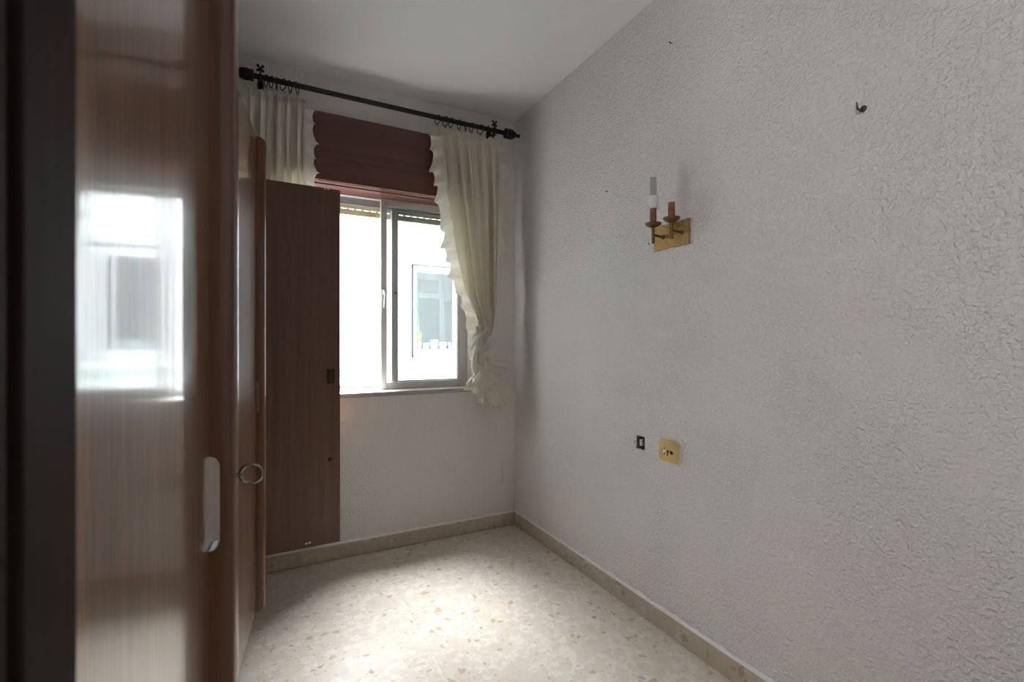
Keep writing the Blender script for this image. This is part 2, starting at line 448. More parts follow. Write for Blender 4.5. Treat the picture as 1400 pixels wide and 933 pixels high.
# added fill lamp on the hall wall, unseen behind the camera
def fill_lamp_mat():
    m, nt, p = new_mat('added fill diffuser')
    p.inputs['Base Color'].default_value = (0.9, 0.9, 0.88, 1)
    p.inputs['Emission Color'].default_value = (1.0, 0.97, 0.93, 1)
    p.inputs['Emission Strength'].default_value = 0.8
    return m
M['lamp'] = fill_lamp_mat()
HL = Vector((XL, -3.08, 1.78))
hl = tag(empty('hall_fill_lamp', HL), 'round opal fill lamp added out of view in the hall outside the doorway', 'lamp')
MB().lathe(HL, [(0.001, 0.0005), (0.16, 0.0005), (0.16, 0.025), (0.15, 0.028), (0.001, 0.028)], 'x', n=36).build('base', 'plastic_w', hl, smooth=True)
MB().lathe(HL, [(0.148, 0.029), (0.145, 0.055), (0.12, 0.082), (0.065, 0.098), (0.001, 0.102)], 'x', n=36).build('diffuser', 'lamp', hl, smooth=True)
ld = bpy.data.lights.new('hall_fill_light', 'AREA'); ld.shape = 'DISK'; ld.size = 0.30; ld.energy = 6.0; ld.color = (1.0, 0.98, 0.96)  # added area light, brightens the right wall through the doorway
lo = bpy.data.objects.new('hall_fill_light', ld); COL.objects.link(lo); lo.location = HL + Vector((0.17, 0.10, 0))
lo.rotation_euler = Vector((0.6, 1.0, 0)).to_track_quat('-Z', 'Y').to_euler()

# ------------------------------------------------------------------ window
YW = 0.10                                  # face of the aluminium frame
win = empty('window_1', (WX0, YW, WZ0)); tag(win, kind='structure')
fr = MB()
F = 0.030
xr_in = on_y(629.3, 500, YW).x             # inner edge of the right frame post
fr.box(xr_in, WX1, YW, YW+0.075, WZ0, WZ1, 0.0015, 1)
fr.box(WX0, WX0+0.035, YW, YW+0.075, WZ0, WZ1, 0.0015, 1)
fr.box(WX0, WX1, YW+0.008, YW+0.075, WZ1-0.016, WZ1, 0.001, 1)
fr.box(WX0, WX1, YW+0.008, YW+0.075, WZ0, WZ0+0.012, 0.001, 1)
fr.build('outer_frame', 'alu', win)
tk = MB()
for y in (YW+0.034, YW+0.068):
    tk.box(WX0+0.035, xr_in, y, y+0.005, WZ1-0.055, WZ1-0.016)
    tk.box(WX0+0.035, xr_in, y, y+0.005, WZ0+0.012, WZ0+0.030)
tk.build('track', 'alu_dark', win)
def sash(x0, x1, y, stile_l, stile_r, rail_t, rail_b, z0, z1):
    s = MB(); d = 0.026
    s.box(x0, x0+stile_l, y, y+d, z0, z1, 0.002, 1); s.box(x1-stile_r, x1, y, y+d, z0, z1, 0.002, 1)
    s.box(x0+stile_l, x1-stile_r, y+0.001, y+d-0.001, z0, z0+rail_b, 0.0015, 1)
    s.box(x0+stile_l, x1-stile_r, y+0.001, y+d-0.001, z1-rail_t, z1, 0.0015, 1)
    o = s.build('sash', 'alu', win)
    MB().box(x0+stile_l-0.004, x1-stile_r+0.004, y+0.011, y+0.015, z0+rail_b-0.004, z1-rail_t+0.004).build('glass_pane', 'glass', o, origin=root_loc(win))
    return o
fx0 = on_y(520.8, 400, YW+0.004).x; fx0b = on_y(529.2, 400, YW+0.004).x
s_front = sash(fx0, xr_in+0.004, YW+0.004, fx0b-fx0, 0.020, 0.040, 0.036, WZ0+0.004, WZ1-0.004)
rx0 = on_y(535.2, 400, YW+0.044).x; rx0b = on_y(544.2, 400, YW+0.044).x
s_rear = sash(rx0, xr_in+0.030, YW+0.042, rx0b-rx0, 0.034, 0.034, 0.032, WZ0+0.014, WZ1-0.018)
# lever handle on the front sash
hz = on_y(525, 410, YW).z
hx = (fx0+fx0b)/2
MB().box(hx-0.008, hx+0.016, YW-0.006, YW+0.004, hz+0.030, hz+0.055, 0.002).tube([(hx-0.002, YW-0.014, hz+0.050), (hx+0.001, YW-0.022, hz+0.02), (hx-0.004, YW-0.020, hz-0.045)], [0.006, 0.005, 0.0045], 8).build('lever_handle', 'plastic_w', s_front, smooth=True, origin=root_loc(win))
pz = on_y(539, 401, YW+0.042).z
MB().box((rx0+rx0b)/2-0.002, (rx0+rx0b)/2+0.010, YW+0.036, YW+0.043, pz-0.004, pz+0.003).build('catch_pin', 'dark', s_rear, origin=root_loc(win))
MB().box(WX0-0.0, 0.0-0.31+0.012, -0.012, YW+0.010, WZ0-0.024, WZ0-0.0004, 0.002, 1).build('window_sill', 'sill', win)

# roller shutter: a few slats let down outside the panes
rs = tag(empty('roller_shutter', (WX0, 0.17, 1.84)), 'cream roller shutter slats hanging behind the top of the window', 'shutter')
SH0 = on_y(520, 299.5, 0.17).z
PITCH = 0.038
def slat(z, h, top=True):
    mb = MB(); mb.box(WX0+0.002, WX1-0.002, 0.166, 0.176, z, z+h, 0.003, 1)
    if top:
        x = WX0 + 0.004
        while x < WX1 - 0.02:
            mb.box(x, x+0.015, 0.169, 0.173, z+h-0.0005, z+PITCH); x += 0.040
    return mb.build('slat', 'shutter', rs)
slat(SH0, PITCH-0.004)
slat(SH0+PITCH, PITCH-0.004); slat(SH0+2*PITCH, 1.9465-(SH0+2*PITCH), False)
lx = on_y(508, 295, 0.165).x
MB().box(lx-0.028, lx+0.026, 0.1645, 0.1662, SH0+0.008, SH0+0.017).build('sticker', 'label_o', rs)
# the box above the window, faced with a mahogany board and a lipped lower edge
pl = tag(empty('shutter_box_front', (-0.82, 0, WZ1)), 'mahogany board closing the shutter box above the window', 'pelmet')
PX0, PX1 = -1.36, -0.285
MB().box(PX0, PX1, -0.026, -0.0005, WZ1+0.006, 2.302, 0.002, 1).build('front_board', 'wood_pelmet', pl)
MB().box(PX0, PX1, -0.030, -0.0005, WZ1-0.0005, WZ1+0.0055).box(WX0+0.001, WX1-0.001, -0.0005, YW+0.004, WZ1-0.006, WZ1-0.0005).build('bottom_board', 'wood_pelmet', pl)
MB().tube([(PX0, -0.030, WZ1+0.006), (PX1, -0.030, WZ1+0.006)], 0.0035, 8).build('edge_bead', 'pelmet_edge', pl, smooth=True)

# ------------------------------------------------------------------ light well and the house opposite
YO = 3.3
ob = tag(empty('opposite_building', (0, YO, -4)), 'overexposed white house front with a window, facing across the light well', 'building')
g = lambda x, y: on_y(x, y, YO)
nx0, nx1 = g(562.5, 400).x, g(634, 400).x
nz0, nz1 = g(600, 489).z, g(600, 358).z
holed = holed_slab('facade_wall', 'facade', 'x', -9, 8, -4.0, 4.2, YO, YO+0.25, [(nx0, nx1, nz0, nz1)], kind=None)
holed.parent = ob; holed.matrix_parent_inverse = Matrix.Translation((0, -YO, 4))
nw = empty('window', (nx0, YO, nz0)); nw.parent = ob; nw.location = Vector((nx0, YO, nz0)) - Vector((0, YO, -4))
def nbox(name, mat, x0, x1, y0, y1, z0, z1, bev=0.0): return MB().box(x0, x1, y0, y1, z0, z1, bev, 1).build(name, mat, nw)
a0, a1 = g(567.5, 400).x, nx1 - 0.01
gx0, gx1 = g(571.5, 400).x, g(621.5, 400).x
gz0, gz1 = g(595, 478).z, g(595, 373).z
fo = MB()
fo.box(a0, gx0, YO+0.06, YO+0.12, nz0, nz1-0.06, 0.004, 1); fo.box(gx1, a1, YO+0.06, YO+0.12, nz0, nz1-0.06, 0.004, 1)
fo.box(gx0, gx1, YO+0.06, YO+0.12, nz0, gz0, 0.004, 1); fo.box(gx0, gx1, YO+0.06, YO+0.12, gz1, nz1-0.06, 0.004, 1)
fo.build('frame', 'facade_w', nw)
nbox('frame_side', 'blue_dark', nx0+0.005, a0-0.001, YO+0.10, YO+0.16, nz0, nz1)
nbox('shutter_strip', 'far_line', nx0, a1, YO+0.02, YO+0.10, nz1-0.055, nz1-0.030)  # dark colour stands in for the shade in the gap over the frame
nbox('shutter_strip', 'facade_w', nx0, a1, YO-0.01, YO+0.10, nz1-0.028, nz1+0.02, 0.004)
nbox('pane', 'glass_far', gx0-0.005, gx1+0.005, YO+0.085, YO+0.092, gz0-0.005, gz1+0.005)
nbox('sill', 'facade_w', g(556.5, 490).x, nx1+0.08, YO-0.10, YO+0.06, g(560, 497).z, nz0-0.002, 0.006)
# raised surround of the shutter box over the window
nbox('surround', 'facade', g(556.5, 300).x, nx1+0.08, YO-0.03, YO+0.001, nz1+0.03, g(560, 331).z, 0.006)
# the room behind that window
rm = MB()
rm.box(nx0-0.4, nx1+0.5, YO+1.3, YO+1.35, nz0-0.6, nz1+0.4).box(nx0-0.45, nx0-0.4, YO+0.25, YO+1.3, nz0-0.6, nz1+0.4).box(nx1+0.5, nx1+0.55, YO+0.25, YO+1.3, nz0-0.6, nz1+0.4)
rm.box(nx0-0.45, nx1+0.55, YO+0.25, YO+1.35, nz1+0.4, nz1+0.45).box(nx0-0.45, nx1+0.55, YO+0.25, YO+1.35, nz0-0.65, nz0-0.6)
rm.build('room_behind', 'far_room', nw)
k = lambda x, y: on_y(x, y, YO+1.29)
nbox('inner_panel', 'far_panel', k(573, 400).x, k(599, 400).x, YO+1.27, YO+1.295, k(580, 400).z, k(580, 383).z)
nbox('inner_panel', 'far_panel', k(573, 400).x, k(600, 400).x, YO+1.27, YO+1.295, k(580, 500).z, k(580, 408).z)
nbox('inner_panel', 'far_panel', k(608, 400).x, k(624, 400).x, YO+1.27, YO+1.295, k(580, 500).z, k(610, 412).z)
# little plants and pots on the inner sill of that window
for i, (px_, r, h, grn) in enumerate(((573.5, 0.030, 0.10, 1), (583, 0.042, 0.09, 0), (594, 0.055, 0.13, 0), (606, 0.050, 0.10, 0), (617, 0.042, 0.10, 0))):
    b = on_y(px_, 478, YO+0.17)
    lab = ['small pot with a yellow-green arching plant behind the opposite window', 'low pale pot beside the arching plant behind the opposite window', 'largest round pale pot on the sill behind the opposite window', 'squat pale pot between the largest pot and the narrow end pot, opposite window', 'narrow end pot beside the broad white stile of the opposite window'][i]
    t = tag(empty('flower_pot', (b.x, YO+0.19, gz0-0.005)), lab, 'flower pot', 'pots on the sill of the opposite window')
    MB().lathe((b.x, YO+0.19, gz0-0.005), [(r*0.6, 0.0), (r*0.95, h*0.5), (r, h), (r*0.85, h), (r*0.8, h*0.8)], n=14).build('pot', 'pot', t, smooth=True)
    if grn:
        lf = MB()
        for q in range(4):
            d = (-1 if q == 0 else 1)*(0.03+0.012*q)
            lf.tube([(b.x, YO+0.19, gz0+h-0.01), (b.x+d*0.5, YO+0.19, gz0+h+0.15-0.02*q), (b.x+d, YO+0.185, gz0+h+0.10-0.03*q)], [0.008, 0.016, 0.003], 6)
        lf.build('leaves', 'leaf', t, smooth=True)
tag(MB().box(nx0-0.2, nx1+0.3, YO+0.125, YO+0.245, gz0-0.05, gz0-0.0055).build('inner_sill', 'facade_w', nw, world=True))
# washing lines across the light well
for i, (ya, yb) in enumerate(((505.5, 496), (509, 500), (513.5, 504.5))):
    p = on_y(466, ya, 2.7); q = on_y(622, yb, 2.7)
    d = (q-p)
    a = p - d*1.2; b2 = q + d*1.2
    lab = ['topmost grey washing line strung across the light well', 'middle grey washing line strung across the light well', 'lowest green washing line strung across the light well'][i]
    o = MB().tube([(a.x, YO-0.001, a.z), a, (a+b2)/2 + Vector((0, 0, -0.004)), b2, (b2.x, YO-0.001, b2.z)], 0.0055, 6).build('washing_line', 'green_line', origin=(a.x, a.y, a.z))
    tag(o, lab, 'washing line', 'washing lines outside the window')
cp = on_y(568, 499.4, 2.70)
o = MB().box(cp.x-0.05, cp.x+0.05, 2.692, 2.708, cp.z-0.012, cp.z+0.014, 0.005).build('clothes_peg', 'green_line', origin=cp)
tag(o, 'green clothes peg clipped on the washing line below the opposite window', 'clothes peg')
tag(MB().box(-9, 8, 0.25, YO, -4.15, -4.0).build('ground', 'facade', origin=(0, 1.7, -4.0)), kind='structure')

# ------------------------------------------------------------------ wardrobe along the left wall
ZB, ZT = 0.136, 1.885
CF = -1.500                                # front plane of the carcass
wd = tag(empty('wardrobe', (-1.78, -1.24, 0)), 'tall varnished wooden wardrobe with one door swung wide open before the window', 'wardrobe')
WY0, WY1 = -2.388, -0.125
T = 0.018
xb = XL + 0.012
posts = [WY0, -1.965, -1.455, -1.060, -0.58]
MB().box(xb, CF, WY0, WY0+T, 0.0, ZT+0.02).build('side_panel', 'carcass', wd)
MB().box(xb, CF, WY1-T, WY1, 0.0, ZT+0.02).build('side_panel', 'carcass', wd)
for y in (-1.455, -1.060): MB().box(xb+0.006, CF, y, y+T, ZB, ZT).build('divider', 'carcass', wd)
MB().box(xb, CF-0.03, WY0+T, WY1-T, 0.0, ZB-0.02).build('plinth', 'carcass', wd)
MB().box(xb, CF, WY0+T, WY1-T, ZB-0.018, ZB).build('bottom_panel', 'carcass', wd)
MB().box(xb, CF, WY0+T, WY1-T, ZT, ZT+0.02).build('top_panel', 'carcass', wd)
MB().box(xb, xb+0.006, WY0+T, WY1-T, ZB, ZT).build('back_panel', 'wood_in', wd)
MB().box(CF-0.022, CF, -0.605, -0.553, ZB, ZT).build('centre_post', 'carcass', wd)
MB().box(xb+0.006, CF-0.03, -1.060+T, WY1-T, 1.50, 1.518).build('shelf', 'carcass', wd)
MB().tube([(-1.78, -1.041, 1.42), (-1.78, WY1-T, 1.42)], 0.012, 12).build('hanging_rail', 'steel', wd, smooth=True)

NOTCH0, NOTCH1, ND = 0.866, 0.984, 0.0118
def moulding(w, z0, z1, cut=True):
    """edge moulding on the free edge of a door, door-local: x along the width, -y outwards"""
    def depth(z):
        if not cut or z <= NOTCH0 or z >= NOTCH1: return 0.0
        r = 0.014
        d = min(z-NOTCH0, NOTCH1-z)
        if d >= r: return ND
        return ND*math.sqrt(max(0, 1-((r-d)/r)**2))
    zs = [z0, z0+0.001, z0+0.003, z0+0.006, z0+0.011, z0+0.016, NOTCH0-0.0005]
    zs += [NOTCH0 + 0.0012*i for i in range(0, 13)] + [NOTCH1 - 0.0012*i for i in range(12, -1, -1)]
    zs += [NOTCH1+0.0005, z1-0.016, z1-0.011, z1-0.006, z1-0.003, z1-0.001, z1]
    rings = []
    for z in zs:
        e = min(z-z0, z1-z); r = 0.016
        sh = 0.0 if e >= r else r - math.sqrt(max(0, r*r-(r-e)**2))
        y0 = depth(z)
        out = lambda v: min(-y0-0.001, -v+sh)
        x0, x1 = w-0.030, w+0.004
        rings.append([(x0, -y0, z), (x0, out(0.0225), z), (x0+0.0012, out(0.0255), z), (x0+0.004, out(0.0272), z), (x0+0.014, out(0.0300), z), (x0+0.024, out(0.0296), z), (x0+0.031, out(0.0265), z), (x1, out(0.021), z), (x1, -y0, z)])
    return MB().ring_loft(rings)
def door(hinge, w, ang, outward=-1, trim_=True, cut=True, key=False, mat='wood_door', t=0.016):
    """hinge (x, y) is the hinge end of the outer face; ang is the direction of the door from its hinge"""
    y0, y1 = (0.0, t) if outward < 0 else (-t, 0.0)
    o = MB().box(0.0, w + (0.05 if trim_ else 0.0), y0, y1, ZB, ZT, 0.0015, 1).build('door', mat, wd, world=False)
    o.location = Vector((hinge[0], hinge[1], 0)) - wd.location; o.rotation_euler = (0, 0, ang)
    if trim_:
        mo = moulding(w, ZB, ZT, cut)
        if outward > 0: bmesh.ops.scale(mo.bm, vec=(1, -1, 1), verts=mo.bm.verts)
        mo.build('edge_moulding', 'wood_trim', o, smooth=True, world=False)
    if key:
        kz = 0.956; kx = w-0.022
        kb = MB()
        kb.tube([(kx, -0.024, kz), (kx, -0.036, kz)], 0.0022, 8)
        kb.torus((kx, -0.0455, kz), 0.0112, 0.0021, (1, 0, 0), 28, 8, sx=1.10, square=0.06)
        kb.build('key', 'steel', o, smooth=True, world=False)
    return o
def door_by_contact(P, w, th, **kw):
    d = Vector((math.sin(th), math.cos(th)))
    h = Vector(P) - d*(w-0.030)
    return door((h.x, h.y), w, R(90)-th, -1, **kw)
dC = door_by_contact((-1.447, -1.920), 0.455, R(4.7), key=True)
dB = door_by_contact((-1.411, -0.631), 0.470, R(6.8))
# closed doors between them
dE = door((CF+0.017, -1.455+0.012), 0.385, R(90), -1, trim_=False)
dD = door((CF+0.017, -1.465), 0.435, R(-90), 1, trim_=False)
# the door swung right open in front of the window: its inside faces the room
rA = on_y(465, 500, -0.120)
hA = Vector((-1.472, -0.1355))
dvec = Vector((rA.x, rA.y)) - hA
angA = math.atan2(dvec.y, dvec.x); wA = dvec.length
dA = MB().box(0.0, wA, 0.0, 0.016, ZB, ZT, 0.0012, 1).build('door', 'wood_in', wd, world=False)
dA.location = Vector((hA.x, hA.y, 0)) - wd.location; dA.rotation_euler = (0, 0, angA)
def onA(x, y):
    dx, dy = ray(x)                       # meet the door plane
    nx, ny = -math.sin(angA), math.cos(angA)
    s = ((hA.x-CAM.x)*nx + (hA.y-CAM.y)*ny)/(dx*nx+dy*ny)
    px_, py_ = CAM.x+dx*s-hA.x, CAM.y+dy*s-hA.y
    return px_*math.cos(angA)+py_*math.sin(angA), CAM.z+(HOR-y)/FPX*s
def partA(name, mat, mb): return mb.build(name, mat, dA, world=False, smooth=True)
x, z = onA(452, 515)
partA('lock_case', 'lock', MB().box(x-0.016, x+0.016, -0.010, 0.0, z-0.034, z+0.034, 0.002, 1))
x, z = onA(451, 629)
partA('peg', 'lock', MB().lathe((x, 0.001, z), [(0.006, 0.0), (0.009, -0.006), (0.006, -0.013), (0.001, -0.014)], 'y', 12))
for (px_, py_) in ((447, 258.5), (421, 743)):
    x, z = onA(px_, py_)
    partA('bolt_clip', 'plastic_w', MB().box(x-0.014, x-0.003, -0.003, 0.0, z-0.004, z+0.003, 0.001, 1).box(x+0.001, x+0.013, -0.004, 0.0, z-0.003, z+0.005, 0.001, 1))
for (px_, py_) in ((447, 281), (449, 386), (453, 386.5), (446, 479), (446, 560), (445, 719), (453, 736)):
    x, z = onA(px_, py_)
    partA('screw', 'steel' if px_ != 453 else 'dark', MB().lathe((x, 0.0005, z), [(0.0034, 0.0), (0.0030, -0.0016), (0.0005, -0.002)], 'y', 10))

# ------------------------------------------------------------------ curtain pole
YR = -0.09
RZ = 2.373
RR = 0.0125
cr = tag(empty('curtain_rod', (on_y(345, 100, YR).x, YR, RZ)), 'black iron curtain pole with pointed finials above the window', 'curtain rod')
x0r, x1r = on_y(347, 100, YR).x, on_y(690, 180, YR).x
MB().tube([(x0r-0.002, YR, RZ), (x1r+0.002, YR, RZ)], RR, 16).build('pole', 'iron', cr, smooth=True)
fin = [(0.0125, 0.0), (0.024, 0.001), (0.027, 0.004), (0.027, 0.010), (0.0235, 0.013), (0.026, 0.020), (0.0275, 0.032), (0.0255, 0.047), (0.019, 0.062), (0.010, 0.075), (0.0065, 0.082), (0.009, 0.086), (0.0105, 0.091), (0.009, 0.097), (0.003, 0.100)]
MB().lathe((x1r, YR, RZ), [(r*1.08, h*1.02) for r, h in fin], 'x', 20).build('finial', 'iron', cr, smooth=True)
MB().lathe((x0r, YR, RZ), [(r, -h) for r, h in fin], 'x', 20).build('finial', 'iron', cr, smooth=True)
def bracket(x):
    b = MB()
    # wall plate with arrow-shaped ends, arm and cup
    for s in (1, -1):
        rings = [[(x-0.014, -0.001, RZ+s*0.0), (x+0.014, -0.001, RZ+s*0.0), (x+0.014, -0.006, RZ+s*0.0), (x-0.014, -0.006, RZ+s*0.0)],
                 [(x-0.012, -0.001, RZ+s*0.030), (x+0.012, -0.001, RZ+s*0.030), (x+0.012, -0.006, RZ+s*0.030), (x-0.012, -0.006, RZ+s*0.030)],
                 [(x-0.020, -0.001, RZ+s*0.034), (x+0.020, -0.001, RZ+s*0.034), (x+0.020, -0.006, RZ+s*0.034), (x-0.020, -0.006, RZ+s*0.034)],
                 [(x-0.001, -0.001, RZ+s*0.066), (x+0.001, -0.001, RZ+s*0.066), (x+0.001, -0.006, RZ+s*0.066), (x-0.001, -0.006, RZ+s*0.066)]]
        b.ring_loft(rings)
    b.box(x-0.007, x+0.007, YR+0.005, -0.005, RZ-0.022, RZ-0.012, 0.001, 1)
    b.torus((x, YR, RZ), 0.0165, 0.0045, (1, 0, 0), 20, 8)
    b.build('bracket', 'iron', cr, smooth=True)
    # cross-shaped thumb screw on top of the cup
    c = MB(); zc = RZ + 0.042
    c.tube([(x, YR, RZ+0.014), (x, YR, zc)], 0.004, 8)
    for a in (45, 135, 225, 315):
        dx, dz = math.cos(R(a)), math.sin(R(a))
        c.tube([(x, YR, zc), (x+dx*0.011, YR, zc+dz*0.011), (x+dx*0.017, YR, zc+dz*0.017), (x+dx*0.021, YR, zc+dz*0.021)], [0.005, 0.0045, 0.0075, 0.003], 8)
    c.build('thumb_screw', 'iron', cr, smooth=True)
bracket(on_y(356, 104, YR).x); bracket(on_y(676, 180, YR).x)

# ------------------------------------------------------------------ curtains
ring_mesh = {}
def add_rings(root, xs):
    for i, px_ in enumerate(xs):
        X = on_y(px_, 160, YR).x
        if 'o' not in ring_mesh:
            mb = MB().torus((0, 0, 0), 0.0255, 0.0024, (1, 0, 0), 24, 8).torus((0, 0, -0.0315), 0.0055, 0.0013, (0, 1, 0), 12, 6)
            o = mb.build('ring', 'iron', root, smooth=True, world=False); ring_mesh['o'] = o
        else:
            o = ring_mesh['o'].copy(); COL.objects.link(o); o.parent = root
        o.location = Vector((X, YR, RZ-0.0105)) - root_loc(root)
        o.rotation_euler = (0, random.uniform(-.08, .08), random.uniform(-.55, .55))
def interp(pts, t):
    for (t0, v0), (t1, v1) in zip(pts[:-1], pts[1:]):
        if t <= t1:
            k_ = (t-t0)/(t1-t0) if t1 > t0 else 0
            k_ = max(0, min(1, k_))
            return v0 + (v1-v0)*k_
    return pts[-1][1]
def edge_fn(pix, Y):              # pixel polyline -> x as a function of z
    w_ = sorted(((on_y(a, b, Y).z, on_y(a, b, Y).x) for a, b in pix))
    return lambda z: interp(w_, z)
def drape(root, ztop, zbot, xl, xr, amp, yc, folds=9, seed=1, tight=lambda s: 1.0, name='cloth', rows=110, cols=190, pleats=16):
    rnd = random.Random(seed)
    ph = [rnd.uniform(0, 6.28) for _ in range(6)]
    pts = []
    for i in range(rows+1):
        s = i/rows; z = ztop + (zbot-ztop)*s
        a, b = xl(z), xr(z); row = []
        head = max(0.0, 1 - (ztop-z)/0.055)
        hk = 1.0 if head > 0 else 0.0
        for j in range(cols+1):
            v = j/cols
            vv = v + 0.012*math.sin(5.1*v + 2.2*s + ph[0])
            f1 = math.sin(2*math.pi*folds*vv + ph[1] + 0.7*math.sin(2.3*s+ph[2]))
            f2 = math.sin(2*math.pi*folds*1.73*vv + ph[3] + 1.1*s)
            f3 = math.sin(2*math.pi*folds*0.47*vv + ph[4] - 0.9*s)
            fold = (0.80*f1 + 0.22*f2 + 0.40*f3)
            fold = math.copysign(abs(fold)**0.8, fold)
            g_ = min(1.0, max(0.0, (ztop-z-0.02)/0.10))
            A = amp(s)
            y = yc(s) + A*fold*(0.60+0.40*g_)
            # pencil pleats in the heading tape
            hd = max(0.0, min(1.0, 1.0-(ztop-z-0.040)/0.020))
            y += hd*0.0042*math.sin(2*math.pi*pleats*4.3*v) - hd*0.004*(1 if 0.006 < ztop-z < 0.042 else 0)
            zz = z
            if i == 0: zz += 0.004*math.sin(2*math.pi*pleats*v+ph[5])
            # sag between hooks at the top
            zz -= 0.006*hd*abs(math.sin(math.pi*7*v))
            row.append((a + (b-a)*v + 0.2*A*f2*g_*(1 if 0.03 < v < 0.97 else 0.2), y, zz))
        pts.append(row)
    return MB().grid(pts).build(name, 'cloth', root, smooth='all', clean=False)
def ruffle(root, pts_in, pts_out, waves, amp, yoff=0.0, name='ruffle', seed=3, tuck=0.6, n_w=7, lift=0.012):
    """gathered frill between an inner (sewn) line and an outer (free) line, both lists of world points"""
    rnd = random.Random(seed)
    def along(P, t):
        f = t*(len(P)-1); i = min(int(f), len(P)-2); return P[i].lerp(P[i+1], f-i)
    n = waves*16; rows = []
    p1, p2 = rnd.uniform(0, 6), rnd.uniform(0, 6)
    for i in range(n+1):
        t = i/n
        a, b = along(pts_in, t), along(pts_out, t)
        tang = (along(pts_in, min(1, t+0.01)) - along(pts_in, max(0, t-0.01))).normalized()
        w = 2*math.pi*waves*t + 0.9*math.sin(9*t+p1) + 0.6*math.sin(23*t+p2)
        row = []
        for j in range(n_w+1):
            k_ = j/n_w
            q = a.lerp(b, k_*(1.0 + 0.20*math.sin(w+0.8) + 0.12*math.sin(w*0.5+1)))
            q = q + Vector((0, -1, 0))*(amp*k_*math.sin(w) + yoff)
            q = q + tang*(lift*k_**1.4*math.cos(w))
            q = q + Vector((0, 0, -1))*0.010*k_*k_
            q = q + Vector((0, -1, 0))*(0.004*math.sin(3*w)*(0.3+0.7*k_)*(1-k_*0.3))
            row.append(q)
        rows.append(row)
    return MB().grid(rows).build(name, 'ruffle', root, smooth='all', clean=False)

# left curtain (falls behind the open door)
ct = tag(empty('curtain', (on_y(380, 120, YR).x, YR, 1.0)), 'cream ruffled curtain hanging behind the open wardrobe door', 'curtain', 'cream curtains on the black pole')
YC = -0.075
zt_l = on_y(410, 134, YC).z
Lx0 = on_y(331, 150, YC).x; Lx1 = on_y(414, 134, YC).x
drape(ct, zt_l, 1.0, lambda z: Lx0 - 0.01, lambda z: Lx1 + 0.012 + 0.012*(zt_l-z), lambda s: 0.015+0.007*min(1, s*4), lambda s: YC + 0.016*min(1, s*3), folds=7, seed=5, cols=150, pleats=13)
def wpts(pix, Y): return [on_y(a, b, Y) for a, b in pix]
li = [Vector((Lx1 + 0.012 + 0.012*d, YC-0.004+0.016*min(1, d*2), zt_l-0.030-d)) for d in (0, .1, .2, .3, .4, .5, .7, .9, 1.15)]
lo_ = [p + Vector((0.040+0.008*min(1, i*0.4), 0.010, 0)) for i, p in enumerate(li)]
ruffle(ct, li, lo_, 11, 0.020, 0.0, seed=8)
add_rings(ct, (364, 371, 378.5, 387, 396.5, 406))

# right curtain, tied in a knot at the bottom
ck = tag(empty('curtain', (on_y(660, 460, YR).x, YR, 0.80)), 'cream ruffled curtain knotted at its lower end beside the window', 'curtain', 'cream curtains on the black pole')
Lp = [(598, 173), (599, 188), (603.7, 225), (610, 272), (616.5, 307), (622, 345), (633, 398), (645, 427), (652, 448), (654, 460)]
Rp = [(679.5, 190), (679.5, 200), (681, 243), (680.5, 298), (679, 350), (678, 374), (676.5, 427), (672, 450), (668, 462)]
xl, xr = edge_fn(Lp, YR), edge_fn(Rp, YR)
zt_r, zb_r = on_y(640, 182.5, YR).z, on_y(662, 459, YR).z
drape(ck, zt_r, zb_r, xl, xr, lambda s: 0.018 + 0.016*min(1, s*3) - 0.008*max(0, s-0.6)/0.4, lambda s: YR - 0.006 - 0.015*s, folds=7, seed=12, rows=150, cols=220, pleats=15)
ri = wpts([(603, 186), (606, 205), (609, 225), (612, 250), (615, 272), (621.5, 307), (627, 342), (633, 375), (639, 398), (651, 425), (656, 440), (658, 462)], YR-0.020)
ro = wpts([(588, 184), (588, 205), (591, 230), (594, 253), (599, 276), (603, 316), (608, 345), (614, 370), (621, 392), (633, 415), (637, 440), (641, 470)], YR-0.014)
ruffle(ck, ri, ro, 12, 0.024, 0.0, seed=4, lift=0.011)
r2i = wpts([(680, 200), (681, 225), (681.5, 250), (681, 280), (680.5, 310), (680, 340), (679, 375)], YR+0.004)
r2o = wpts([(689, 199), (691.5, 222), (693, 250), (692.5, 280), (690.5, 310), (687, 340), (683, 375)], YR+0.016)
ruffle(ck, r2i, r2o, 5, 0.020, 0.0, seed=14, lift=0.012)
add_rings(ck, (598.6, 609, 617, 628, 636, 645, 657, 675))
# twisted tail below the drape
def lobed(path, rad, lobes, turns, n=40, m=60, depth=0.50, seed=2):
    rnd = random.Random(seed); rings = []
    P = [Vector(p) for p in path]
    def along(t):
        f = t*(len(P)-1); i = min(int(f), len(P)-2); q = f-i
        p0, p1, p2, p3 = P[max(0, i-1)], P[i], P[i+1], P[min(len(P)-1, i+2)]
        return 0.5*((2*p1)+(p2-p0)*q+(2*p0-5*p1+4*p2-p3)*q*q+(3*p1-p0-3*p2+p3)*q**3)
    for i in range(m+1):
        t = i/m; c = along(t); tg = (along(min(1, t+.01))-along(max(0, t-.01))).normalized()
        a = tg.cross(Vector((0, 1, 0))).normalized(); b = a.cross(tg).normalized()
        rr = interp(rad, t); tw = 2*math.pi*turns*t
        rg = []
        for k_ in range(n):
            th = 2*math.pi*k_/n
            q = 1 + depth*(0.6*math.cos(lobes*(th)+tw*lobes) + 0.3*math.cos((2*lobes+1)*th+tw*(2*lobes+1)+1.3) + 0.16*math.cos(9*th + tw*4 + 6*t))
            rg.append(c + (a*math.cos(th) + b*math.sin(th))*rr*q*0.86)
        rings.append(rg)
    return MB().ring_loft(rings)
yk = YR - 0.012
